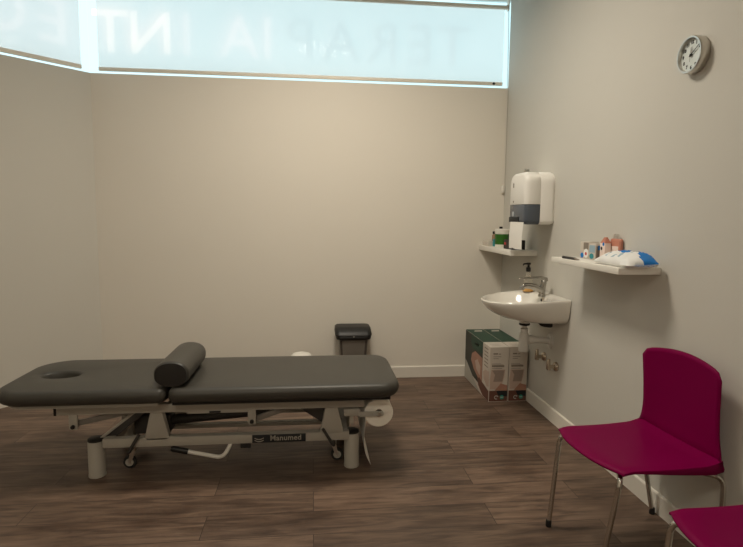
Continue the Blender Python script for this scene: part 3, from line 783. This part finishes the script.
# soap bottle on the back of the basin
sp = thing('soap_bottle', (1.562, 3.745, 0.886), 'clear pump soap bottle with amber soap standing on the washbasin', 'soap bottle')
b = bmesh.new(); lathe(b, [(0.033, 0.886), (0.038, 0.890), (0.038, 0.915), (0.033, 0.965), (0.022, 1.005), (0.013, 1.02), (0.012, 1.035)], (1.562, 3.745, 0), 'z', 28); obj('bottle', b, M['clear'], sp)
b = bmesh.new(); lathe(b, [(0.034, 0.888), (0.0385, 0.892), (0.0387, 0.908), (0.0375, 0.918)], (1.562, 3.745, 0), 'z', 28); obj('soap', b, M['amber'], sp)
b = bmesh.new()
lathe(b, [(0.016, 1.033), (0.017, 1.037), (0.017, 1.062), (0.008, 1.066), (0.008, 1.082), (0.016, 1.084), (0.016, 1.096), (0.012, 1.098)], (1.562, 3.745, 0), 'z', 20)
tube(b, [(1.562, 3.745, 1.091), (1.524, 3.737, 1.089), (1.517, 3.735, 1.080)], [0.007, 0.006, 0.005], 12)
obj('pump_head', b, M['black'], sp)

# ------------------------------------------------------------------ paper towel dispenser
DY0, DY1, DZ0, DZ1 = 3.590, 3.905, 1.376, 1.742
dsp = thing('towel_dispenser', (XR, (DY0 + DY1) / 2, DZ0), 'white wall-mounted paper towel dispenser with grey lower window', 'towel dispenser')
ym = (DY0 + DY1) / 2; hw = (DY1 - DY0) / 2
def extr(bm, poly, steps, zc, hz0, hz1):
    rs = []
    for x, i in steps:
        r = []
        for y, z in poly:
            yy = ym + (y - ym) * (1 - i / hw)
            zz = z - i * max(0, (z - zc)) / hz1 if hz1 > 0 and z > zc else (z + i * (zc - z) / hz0 if hz0 > 0 and z < zc else z)
            r.append((x, yy, zz))
        rs.append(r)
    rings(bm, rs)
zmid = (DZ0 + DZ1) / 2
full = rounded(DY0, DY1, DZ0, DZ1, (0.03, 0.03, 0.075, 0.075), 8)
b = bmesh.new(); extr(b, full, [(XR, 0.006), (XR - 0.014, 0.006), (XR - 0.016, 0.0), (1.5665, 0.0), (1.5645, 0.002)], zmid, zmid - DZ0, DZ1 - zmid); obj('back_housing', b, M['cover_white'], dsp, smooth=50)
ZS = 1.516
up = rounded(DY0, DY1, ZS + 0.001, DZ1, (0.0005, 0.0005, 0.075, 0.075), 8)
steps = [(1.564, 0.002), (1.562, 0.0), (1.490, 0.0), (1.474, 0.004), (1.462, 0.013), (1.457, 0.026)]
b = bmesh.new(); extr(b, up, steps, ZS + 0.05, 0, DZ1 - ZS - 0.05); cov = obj('front_cover', b, M['cover_white'], dsp, smooth=50)
lo = rounded(DY0, DY1, DZ0, ZS - 0.001, (0.03, 0.03, 0.0005, 0.0005), 8)
b = bmesh.new(); extr(b, lo, steps, ZS - 0.05, ZS - 0.05 - DZ0, 0); gw = obj('grey_window', b, M['window_grey'], dsp, smooth=50)
b = bmesh.new(); box(b, 1.452, 1.459, 3.70, 3.885, DZ0 + 0.014, DZ0 + 0.052, 0.002); obj('paper_slot', b, M['ink'], dsp)
b = bmesh.new(); box(b, 1.455, 1.4585, 3.80, 3.83, DZ0 + 0.056, DZ0 + 0.09, 0.001); obj('level_mark', b, M['window_light'], gw)
b = bmesh.new(); lathe(b, [(0.007, 0.0), (0.007, -0.004)], (1.459, 3.815, 1.538), 'x', 14); obj('lock', b, M['ink_grey'], cov)
b = bmesh.new(); prism(b, [(3.812, 1.640), (3.830, 1.640), (3.826, 1.652), (3.829, 1.664), (3.821, 1.674), (3.813, 1.664), (3.816, 1.652)], 'x', 1.4545, 1.459); obj('emblem', b, M['ink_grey'], cov)
# towel sheet
tw = bmesh.new()
rs = []
for k in range(9):
    t = k / 8
    z = 1.392 - 0.190 * t; x = 1.4495 - 0.008 * math.sin(t * 2.2)
    rs.append([(x, 3.592 + 0.012 * t * (1 - t), z), (x - 0.004 * t, 3.70, z - 0.003 * t), (x, 3.77, z + 0.002 * t), (x + 0.001, 3.845 - 0.006 * t, z - 0.004 * t)])
rings(tw, rs, False, False, False)
tag(obj('paper_towel', tw, M['paper'], at=(1.45, 3.73, 1.20), smooth=80), 'white paper towel sheet hanging out of the wall dispenser', 'paper towel')
# little hook above the dispenser
b = bmesh.new(); lathe(b, [(0.016, 0.0), (0.016, -0.005), (0.008, -0.010), (0.007, -0.022), (0.014, -0.026), (0.014, -0.034), (0.008, -0.038)], (XR, 4.075, 1.788), 'x', 18)
tag(obj('wall_hook', b, M['steel'], at=(XR, 4.075, 1.788)), 'small metal hook on the wall above the towel dispenser', 'hook')

# ------------------------------------------------------------------ wall shelves
SZ1 = 1.187
b = bmesh.new(); box(b, 1.450, XR, 2.404, 3.136, 1.155, SZ1, 0.0025)
tag(obj('wall_shelf', b, M['shelf'], at=(XR, 2.77, 1.155)), 'white floating shelf holding a wipes packet on the right wall', 'shelf')
CZ1 = 1.180
b = bmesh.new(); box(b, 1.457, XR, 3.842, YB, 1.140, CZ1, 0.0025)
tag(obj('wall_shelf', b, M['shelf'], at=(XR, 4.2, 1.140)), 'white floating shelf in the corner behind the towel dispenser', 'shelf')

# things on the corner shelf
b = bmesh.new(); box(b, 1.478, 1.540, 4.425, 4.56, CZ1, CZ1 + 0.042, 0.002); cb = thing('carton_box', (1.51, 4.45, CZ1), 'small white box with teal end lying on the corner shelf', 'box')
obj('body', b, M['white_card'], cb)
b = bmesh.new(); box(b, 1.518, 1.540, 4.385, 4.424, CZ1, CZ1 + 0.062, 0.002); obj('end_panel', b, M['teal'], cb)
def bottle(x, y, z, r, h, m, label):
    t = thing('bottle', (x, y, z), label, 'bottle')
    b = bmesh.new(); lathe(b, [(r * 0.9, z), (r, z + 0.004), (r, z + h * 0.72), (r * 0.55, z + h * 0.80), (r * 0.5, z + h * 0.84)], (x, y, 0), 'z', 22); obj('body', b, m, t)
    b = bmesh.new(); lathe(b, [(r * 0.75, z + h * 0.83), (r * 0.75, z + h * 0.98), (r * 0.6, z + h)], (x, y, 0), 'z', 20); obj('cap', b, M['black'], t)
bottle(1.545, 4.475, CZ1, 0.015, 0.125, M['brown'], 'slim tan bottle with black cap left of the green tub')
bottle(1.615, 4.50, CZ1, 0.019, 0.165, M['brown'], 'taller tan bottle with black cap behind the green tub')
gt = thing('plastic_tub', (1.56, 4.315, CZ1), 'white plastic tub with green label on the corner shelf', 'tub')
b = bmesh.new(); lathe(b, [(0.052, CZ1), (0.055, CZ1 + 0.004), (0.056, CZ1 + 0.115), (0.053, CZ1 + 0.118)], (1.56, 4.315, 0), 'z', 36); obj('body', b, M['white_plastic'], gt)
b = bmesh.new(); lathe(b, [(0.0565, CZ1 + 0.022), (0.0568, CZ1 + 0.107)], (1.56, 4.315, 0), 'z', 36, cap0=False, cap1=False); obj('paper_label', b, M['green'], gt)
b = bmesh.new(); lathe(b, [(0.058, CZ1 + 0.112), (0.059, CZ1 + 0.116), (0.059, CZ1 + 0.145), (0.055, CZ1 + 0.149), (0.02, CZ1 + 0.150)], (1.56, 4.315, 0), 'z', 36); obj('lid', b, M['white_plastic'], gt)
bx = thing('storage_tray', (1.55, 4.02, CZ1), 'black open box with red corner behind the hanging paper towel', 'box')
b = bmesh.new()
x0, x1, y0, y1 = 1.500, 1.605, 3.930, 4.105
box(b, x0, x1, y0, y1, CZ1, CZ1 + 0.006); 
for a in ((x0, x0 + .004, y0, y1), (x1 - .004, x1, y0, y1), (x0, x1, y0, y0 + .004), (x0, x1, y1 - .004, y1)): box(b, a[0], a[1], a[2], a[3], CZ1 + .004, CZ1 + .072)
obj('body', b, M['black'], bx, smooth=30)
b = bmesh.new(); box(b, x0 - .001, x0 + .005, y1 - .05, y1 - .012, CZ1 + .03, CZ1 + .05, 0.001); obj('red_tab', b, M['red'], bx)

# things on the right wall shelf
pn = thing('pen', (1.470, 2.94, SZ1), 'black marker pen lying at the left end of the right wall shelf', 'pen')
b = bmesh.new(); tube(b, [(1.466, 3.015, SZ1 + 0.0075), (1.472, 2.880, SZ1 + 0.0075)], 0.0075, 14); obj('barrel', b, M['black'], pn)
b = bmesh.new(); tube(b, [(1.472, 2.880, SZ1 + 0.0075), (1.473, 2.855, SZ1 + 0.0065), (1.474, 2.835, SZ1 + 0.006)], [0.006, 0.004, 0.002], 12); obj('tip', b, M['ink_grey'], pn)
def med_box(x0, x1, y0, y1, h, label, marks, base=M['white_card'], group=None):
    t = thing('medicine_box', ((x0 + x1) / 2, (y0 + y1) / 2, SZ1), label, 'box', group)
    b = bmesh.new(); box(b, x0, x1, y0, y1, SZ1, SZ1 + h, 0.0015); obj('carton', b, base, t)
    b = bmesh.new(); mats = []
    for face, u0, u1, v0, v1, m, shape in marks:
        if m not in mats: mats.append(m)
        mi = mats.index(m); e = 0.0007 * (1 + len([1 for q in marks if q is not None]) * 0)
        e += 0.0003 * mi
        def P(u, v):
            z = SZ1 + h * v
            if face == 'x': return (x0 - e, y1 + (y0 - y1) * u, z)
            return (x0 + (x1 - x0) * u, y0 - e, z)
        if shape == 'r': quad(b, [P(u0, v0), P(u1, v0), P(u1, v1), P(u0, v1)], mi)
        else: quad(b, [P((u0 + u1) / 2 + (u1 - u0) / 2 * math.cos(2 * PI * k / 18), (v0 + v1) / 2 + (v1 - v0) / 2 * math.sin(2 * PI * k / 18)) for k in range(18)], mi)
    obj('print', b, mats, t, smooth=0, recalc=False)
    return t
med_box(1.590, 1.650, 2.950, 3.050, 0.098, 'white medicine box with red drop and blue corner, leftmost on the right wall shelf',
        [('x', .05, .42, .02, .35, M['blue'], 'o'), ('x', .38, .95, .55, .97, M['ink_grey'], 'r'), ('x', .42, .98, .06, .60, M['white_film'], 'o'), ('x', .58, .80, .20, .40, M['red'], 'o'), ('y', .15, .85, .6, .92, M['grey_card'], 'r')])
med_box(1.585, 1.645, 2.870, 2.938, 0.092, 'pale blue and white medicine box beside the box with red drop',
        [('x', .05, .95, .45, .90, M['paleblue'], 'r'), ('x', .10, .80, .05, .40, M['teal'], 'o'), ('y', .1, .9, .10, .85, M['ink_grey'], 'r'), ('y', .25, .9, .62, .9, M['blue'], 'r')])
# tall pale carton with a folded peak
pk = thing('carton_box', (1.615, 2.835, SZ1), 'tall pale pink carton with peaked orange top on the right wall shelf', 'box')
b = bmesh.new(); x0, x1, y0, y1 = 1.598, 1.634, 2.795, 2.846
box(b, x0, x1, y0, y1, SZ1, SZ1 + 0.100, 0.0015); obj('body', b, M['pink'], pk)
b = bmesh.new(); rings(b, [[(x0, y0, SZ1 + .1), (x1, y0, SZ1 + .1), (x1, y1, SZ1 + .1), (x0, y1, SZ1 + .1)], [(x0 + .012, y0 + .018, SZ1 + .132), (x1 - .012, y0 + .018, SZ1 + .132), (x1 - .012, y1 - .018, SZ1 + .132), (x0 + .012, y1 - .018, SZ1 + .132)]])
obj('peaked_top', b, M['salmon'], pk, smooth=0)
b = bmesh.new()
quad(b, [(x0 - .001, 2.828 + .010 * math.cos(k * PI / 8), SZ1 + .070 + .010 * math.sin(k * PI / 8)) for k in range(16)], 0)
quad(b, [(x0 - .001, 2.810 + .011 * math.cos(k * PI / 8), SZ1 + .094 + .010 * math.sin(k * PI / 8)) for k in range(16)], 1)
obj('print', b, [M['ink'], M['blue']], pk, smooth=0, recalc=False)
sb = thing('zip_pouch', (1.635, 2.74, SZ1), 'salmon pink pouch with zip tabs standing behind the wipes packet', 'pouch')
b = bmesh.new(); box(b, 1.640, 1.664, 2.722, 2.822, SZ1, SZ1 + 0.126, 0.010, seg=3); obj('body', b, M['salmon'], sb)
b = bmesh.new(); box(b, 1.639, 1.641, 2.735, 2.812, SZ1 + .02, SZ1 + .085, 0.0008); obj('front_patch', b, M['pink'], sb)
b = bmesh.new()
for y in (2.762, 2.792):
    tube(b, [(1.652, y + .008, SZ1 + .125), (1.652, y + .009, SZ1 + .146), (1.652, y, SZ1 + .152), (1.652, y - .009, SZ1 + .146), (1.652, y - .008, SZ1 + .125)], 0.0022, 8)
obj('zip_tab', b, M['steel'], sb)
# wet wipes packet: soft pillow, white with blue corners
wp = thing('wipes_packet', (1.545, 2.615, SZ1), 'white and blue wet wipes packet lying on the right wall shelf', 'wipes packet')
b = bmesh.new()
NX, NY = 16, 34
X0, X1, Y0, Y1 = 1.472, 1.634, 2.365, 2.690
def pil(u, v):
    e = max(0.0, (1 - abs(2 * u - 1) ** 2.6)) * max(0.0, (1 - abs(2 * v - 1) ** 3.2))
    return e ** 0.55
random.seed(3)
jit = [[random.uniform(-1, 1) for _ in range(NY + 1)] for _ in range(NX + 1)]
def wpt(i, j, top):
    u, v = i / NX, j / NY
    x = X0 + (X1 - X0) * u; y = Y0 + (Y1 - Y0) * v
    h = 0.050 * pil(u, v)
    z = SZ1 + 0.014
    if top: z += h * 0.82 + 0.003 * jit[i][j] * pil(u, v) + 0.006 * math.sin(v * 17 + u * 5) * pil(u, v) + 0.026 * u * min(1, 6 * (1 - v)) * min(1, 4 * v + 0.3)
    else: z -= min(0.0135, h * 0.5)
    return Vector((x, y, z))
gt_ = [[b.verts.new(wpt(i, j, True)) for j in range(NY + 1)] for i in range(NX + 1)]
gb_ = [[(gt_[i][j] if i in (0, NX) or j in (0, NY) else b.verts.new(wpt(i, j, False))) for j in range(NY + 1)] for i in range(NX + 1)]
for i in range(NX):
    for j in range(NY):
        u, v = (i + .5) / NX, (j + .5) / NY
        f = b.faces.new((gt_[i][j], gt_[i + 1][j], gt_[i + 1][j + 1], gt_[i][j + 1]))
        blue = (v < 0.46 and u > 0.50 + 0.7 * max(0, v - 0.10)) or (v > 0.54 and v < 0.86 and u > 0.50)
        f.material_index = 1 if blue else 0
        if 0.30 < v < 0.40 and 0.45 < u < 0.62: f.material_index = 2
        if abs(u - 0.22) < 0.09 and (0.35 < v < 0.42 or 0.5 < v < 0.58 or 0.70 < v < 0.75): f.material_index = 2
        f2 = b.faces.new((gb_[i][j], gb_[i][j + 1], gb_[i + 1][j + 1], gb_[i + 1][j]))
obj('packet', b, [M['white_film'], M['blue'], M['paleblue']], wp, smooth=70)
b = bmesh.new()
rs = [[(X0 + .03 + (X1 - X0 - .06) * k / 12, Y0 + 0.004 - 0.012 * (j), SZ1 + .0145 + 0.002 * math.sin(k * 2.1) * (j)) for k in range(13)] for j in range(2)]
rings(b, rs, False, False, False); obj('sealed_edge', b, M['blue'], wp, smooth=60)

# ------------------------------------------------------------------ wall clock
KC = Vector((XR, 2.254, 2.133)); KR = 0.079; KD = 0.046
ck = thing('wall_clock', KC, 'round steel-rimmed wall clock with pale dial high on the right wall', 'clock')
xf = XR - KD
b = bmesh.new()
lathe(b, [(KR - 0.004, XR), (KR, XR - 0.006), (KR, xf + 0.006), (KR - 0.003, xf), (KR - 0.009, xf), (KR - 0.011, xf + 0.012), (KR - 0.0115, xf + 0.016)], (0, KC.y, KC.z), 'x', 56, cap1=False)
obj('case', b, M['steel'], ck, smooth=35)
b = bmesh.new(); lathe(b, [(KR - 0.010, xf + 0.016), (KR - 0.010, xf + 0.019)], (0, KC.y, KC.z), 'x', 56)
dl = obj('dial', b, M['clockface'], ck)
b = bmesh.new()
for h in range(1, 13):
    a = 2 * PI * h / 12
    mt = basis((0, -1, 0), (0, 0, 1), (-1, 0, 0), (xf + 0.0152, KC.y - 0.053 * math.sin(a), KC.z + 0.053 * math.cos(a)))
    merge(b, text_bm(str(h), 0.0195, mt, bold=0.0012))
obj('numerals', b, M['ink'], dl, smooth=0)
def hand(a, l, w, back, dx):
    b = bmesh.new(); dr = Vector((0, -math.sin(a), math.cos(a))); pe = Vector((0, math.cos(a), math.sin(a))); o = Vector((xf + dx, KC.y, KC.z))
    rings(b, [[o - dr * back + pe * w, o - dr * back - pe * w, o + dr * l - pe * w * .6, o + dr * l + pe * w * .6], [Vector((-0.001, 0, 0)) + p for p in (o - dr * back + pe * w, o - dr * back - pe * w, o + dr * l - pe * w * .6, o + dr * l + pe * w * .6)]])
    return b
obj('hour_hand', hand(math.radians(5), 0.034, 0.0022, 0.008, 0.013), M['ink_grey'], ck, smooth=0)
obj('minute_hand', hand(math.radians(58), 0.056, 0.0026, 0.010, 0.011), M['ink'], ck, smooth=0)
obj('second_hand', hand(math.radians(183), 0.030, 0.0006, 0.03, 0.009), M['ink_grey'], ck, smooth=0)
b = bmesh.new(); lathe(b, [(0.004, xf + 0.016), (0.004, xf + 0.007)], (0, KC.y, KC.z), 'x', 16); obj('hub', b, M['ink'], ck)

# ------------------------------------------------------------------ fuchsia chairs (own axes: +y backwards, x sideways)
def chair(label):
    c = thing('visitor_chair', (0, 0, 0), label, 'chair', 'fuchsia plastic chairs', local=True)
    b = bmesh.new()
    # seat sheet
    nu, nv = 20, 18
    def half(v): return 0.222 + 0.012 * v
    def front(u): return -0.194 - 0.045 * (1 - abs(u) ** 2.4)
    def fold(u): return 0.238 + 0.006 * (1 - u * u)
    def seat(u, v):
        y = front(u) + (fold(u) - front(u)) * v
        z = 0.457 - 0.012 * math.sin(PI * v) * (1 - 0.4 * u * u) - 0.012 * max(0, (0.16 - v) / 0.16) ** 2 - 0.010 * v * (1 - u * u) - 0.003 * v
        if v > 0.84: z += 0.014 * ((v - 0.84) / 0.16) ** 2
        return Vector((u * half(v), y, z))
    def back(u, h):                              # h 0 (fold) .. 1 (top)
        top = 0.854 - 0.036 * abs(u) ** 2.0
        if abs(u) > 0.84: top -= 0.026 * ((abs(u) - 0.84) / 0.16) ** 2.4
        z0 = 0.466 - 0.010 * (1 - u * u)
        z = z0 + (top - z0) * h
        w = 0.216 + 0.020 * max(0, 1 - (z - 0.466) / 0.13) ** 2 + 0.008 * max(0, (z - 0.66) / 0.17)
        y = fold(u) + 0.008 * (1 - math.exp(-h * 14)) - 0.022 * h + 0.016 * (1 - u * u) * math.sin(PI * min(1, h * 0.6 + 0.02))
        return Vector((u * w, y, z))
    grid = []
    for j in range(nv + 1): grid.append([seat(2 * i / nu - 1, j / nv) for i in range(nu + 1)])
    for j in range(0, nv + 1): grid.append([back(2 * i / nu - 1, j / nv) for i in range(nu + 1)])
    vs = [[b.verts.new(p) for p in r] for r in grid]
    for j in range(len(vs) - 1):
        for i in range(nu): b.faces.new((vs[j][i], vs[j][i + 1], vs[j + 1][i + 1], vs[j + 1][i]))
    # skirt: the back runs on below the seat, with rounded lower corners
    sk = []
    for j in range(6):
        t = j / 5; r = []
        for i in range(nu + 1):
            u = 2 * i / nu - 1
            p = back(u, 0)
            drop = 0.048 * t * (1 - 0.50 * max(0, (abs(u) - 0.86) / 0.14) ** 2)
            r.append(p + Vector((u * 0.012 * t, 0.004 + 0.002 * t, -drop)))
        sk.append(r)
    ks = [[b.verts.new(p) for p in r] for r in sk]
    for j in range(5):
        for i in range(nu): b.faces.new((ks[j][i], ks[j + 1][i], ks[j + 1][i + 1], ks[j][i + 1]))
    # side flanges growing towards the back
    u_s = lambda s: -1 if s == 0 else 1
    for s in (0, nu):
        top_ = [vs[j][s] for j in range(nv + 1)]
        low = []
        for j in range(nv + 1):
            v = j / nv; p = grid[j][s]
            low.append(b.verts.new(p + Vector((u_s(s) * 0.006 * v, 0.004 * v * v, -0.003 - 0.032 * v ** 1.5))))
        for j in range(nv): b.faces.new((top_[j], low[j], low[j + 1], top_[j + 1]))
    sh = obj('shell', b, M['fuchsia'], c, smooth=45)
    md = sh.modifiers.new('thickness', 'SOLIDIFY'); md.thickness = 0.008; md.offset = -1
    # chrome legs
    for sx_ in (-1, 1):
        b = bmesh.new()
        tube(b, fillet([(sx_ * 0.130, -0.140, 0.431), (sx_ * 0.208, -0.188, 0.424), (sx_ * 0.215, -0.196, 0.40), (sx_ * 0.190, -0.245, 0.012)], 0.035), 0.0105, 14)
        lg = obj('leg', b, M['chrome'], c)
        b = bmesh.new(); lathe(b, [(0.012, 0.0), (0.0135, 0.004), (0.0125, 0.030), (0.0105, 0.032)], (sx_ * 0.190, -0.2455, 0), 'z', 16); obj('foot_cap', b, M['black_soft'], lg)
        b = bmesh.new()
        tube(b, fillet([(sx_ * 0.135, 0.075, 0.431), (sx_ * 0.170, 0.130, 0.418), (sx_ * 0.242, 0.248, 0.408), (sx_ * 0.198, 0.306, 0.012)], 0.045), 0.0105, 14)
        lg = obj('leg', b, M['chrome'], c)
        b = bmesh.new(); lathe(b, [(0.012, 0.0), (0.0135, 0.004), (0.0125, 0.030), (0.0105, 0.032)], (sx_ * 0.198, 0.3065, 0), 'z', 16); obj('foot_cap', b, M['black_soft'], lg)
    b = bmesh.new()
    for sx_ in (-1, 1): tube(b, [(sx_ * 0.130, -0.145, 0.431), (sx_ * 0.122, -0.05, 0.428), (sx_ * 0.135, 0.080, 0.431)], 0.0095, 12)
    tube(b, [(-0.130, -0.14, 0.431), (0.130, -0.14, 0.431)], 0.0095, 12)
    obj('under_frame', b, M['chrome'], c)
    return c
def copy_tree(o, parent=None):
    n = o.copy(); COL.objects.link(n); n.parent = parent
    for ch in list(o.children): copy_tree(ch, n)
    return n
c1 = chair('fuchsia plastic chair with chrome legs beside the right wall, seen whole')
c1.location = (1.345, 2.078, 0); c1.rotation_euler = (0, 0, math.radians(-85.0))
c2 = copy_tree(c1); c2['label'] = 'fuchsia plastic chair nearest the camera, cut off by the photo corner'
c2.location = (1.380, 1.352, 0); c2.rotation_euler = (0, 0, math.radians(-88.5))

# ------------------------------------------------------------------ light
def area(name, loc, sx, sy, power, col, spread, rot=(0, 0, 0)):
    l = bpy.data.lights.new(name, 'AREA'); l.shape = 'RECTANGLE'; l.size = sx; l.size_y = sy; l.energy = power; l.color = col; l.spread = math.radians(spread)
    o = bpy.data.objects.new(name, l); COL.objects.link(o); o.location = loc; o.rotation_euler = rot
    return o
WARM = (1.0, 0.90, 0.755)
area('ceiling_panel_light', (0.12, 3.0, ZC - 0.01), 0.6, 0.6, 42, WARM, 164)
area('ceiling_panel_light', (-1.35, 2.7, ZC - 0.01), 0.6, 0.6, 5, WARM, 170)
area('ceiling_panel_light', (-0.8, -0.9, ZC - 0.01), 0.6, 0.6, 37, WARM, 170)

w = bpy.data.worlds.new('overcast_sky'); scene.world = w; w.use_nodes = True
nt = w.node_tree; bg = nt.nodes['Background']
tc = nt.nodes.new('ShaderNodeTexCoord'); sep = nt.nodes.new('ShaderNodeSeparateXYZ'); nt.links.new(tc.outputs['Generated'], sep.inputs[0])
rp = nt.nodes.new('ShaderNodeValToRGB'); mr = nt.nodes.new('ShaderNodeMapRange'); mr.inputs['From Min'].default_value = -0.35; mr.inputs['From Max'].default_value = 0.3
rp.color_ramp.elements[0].color = (0.66, 0.84, 0.90, 1); rp.color_ramp.elements[1].color = (0.60, 0.87, 0.94, 1)
nt.links.new(sep.outputs['X'], mr.inputs['Value']); nt.links.new(mr.outputs['Result'], rp.inputs['Fac']); nt.links.new(rp.outputs['Color'], bg.inputs['Color'])
bg.inputs['Strength'].default_value = 1.50

# ------------------------------------------------------------------ camera
cam = bpy.data.cameras.new('camera'); co = bpy.data.objects.new('camera', cam); COL.objects.link(co)
R = ((0.9941123951, -0.0014453101, 0.1083441600), (-0.1078857553, -0.1060415543, 0.9884917059), (0.0100603060, -0.9943606488, -0.1055731519))
right = Vector((R[0][0], R[1][0], R[2][0])); down = Vector((R[0][1], R[1][1], R[2][1])); fwd = Vector((R[0][2], R[1][2], R[2][2]))
co.matrix_world = basis(right, -down, -fwd, (0, 0, 1.42))
cam.sensor_width = 36; cam.lens = 536 / 743 * 36; cam.clip_start = 0.05
scene.camera = co
scene.view_settings.view_transform = 'Standard'
scene.view_settings.look = 'None'
scene.view_settings.exposure = 0.0
scene.cycles.use_denoising = True
scene.cycles.max_bounces = 8
scene.cycles.sample_clamp_indirect = 4.0
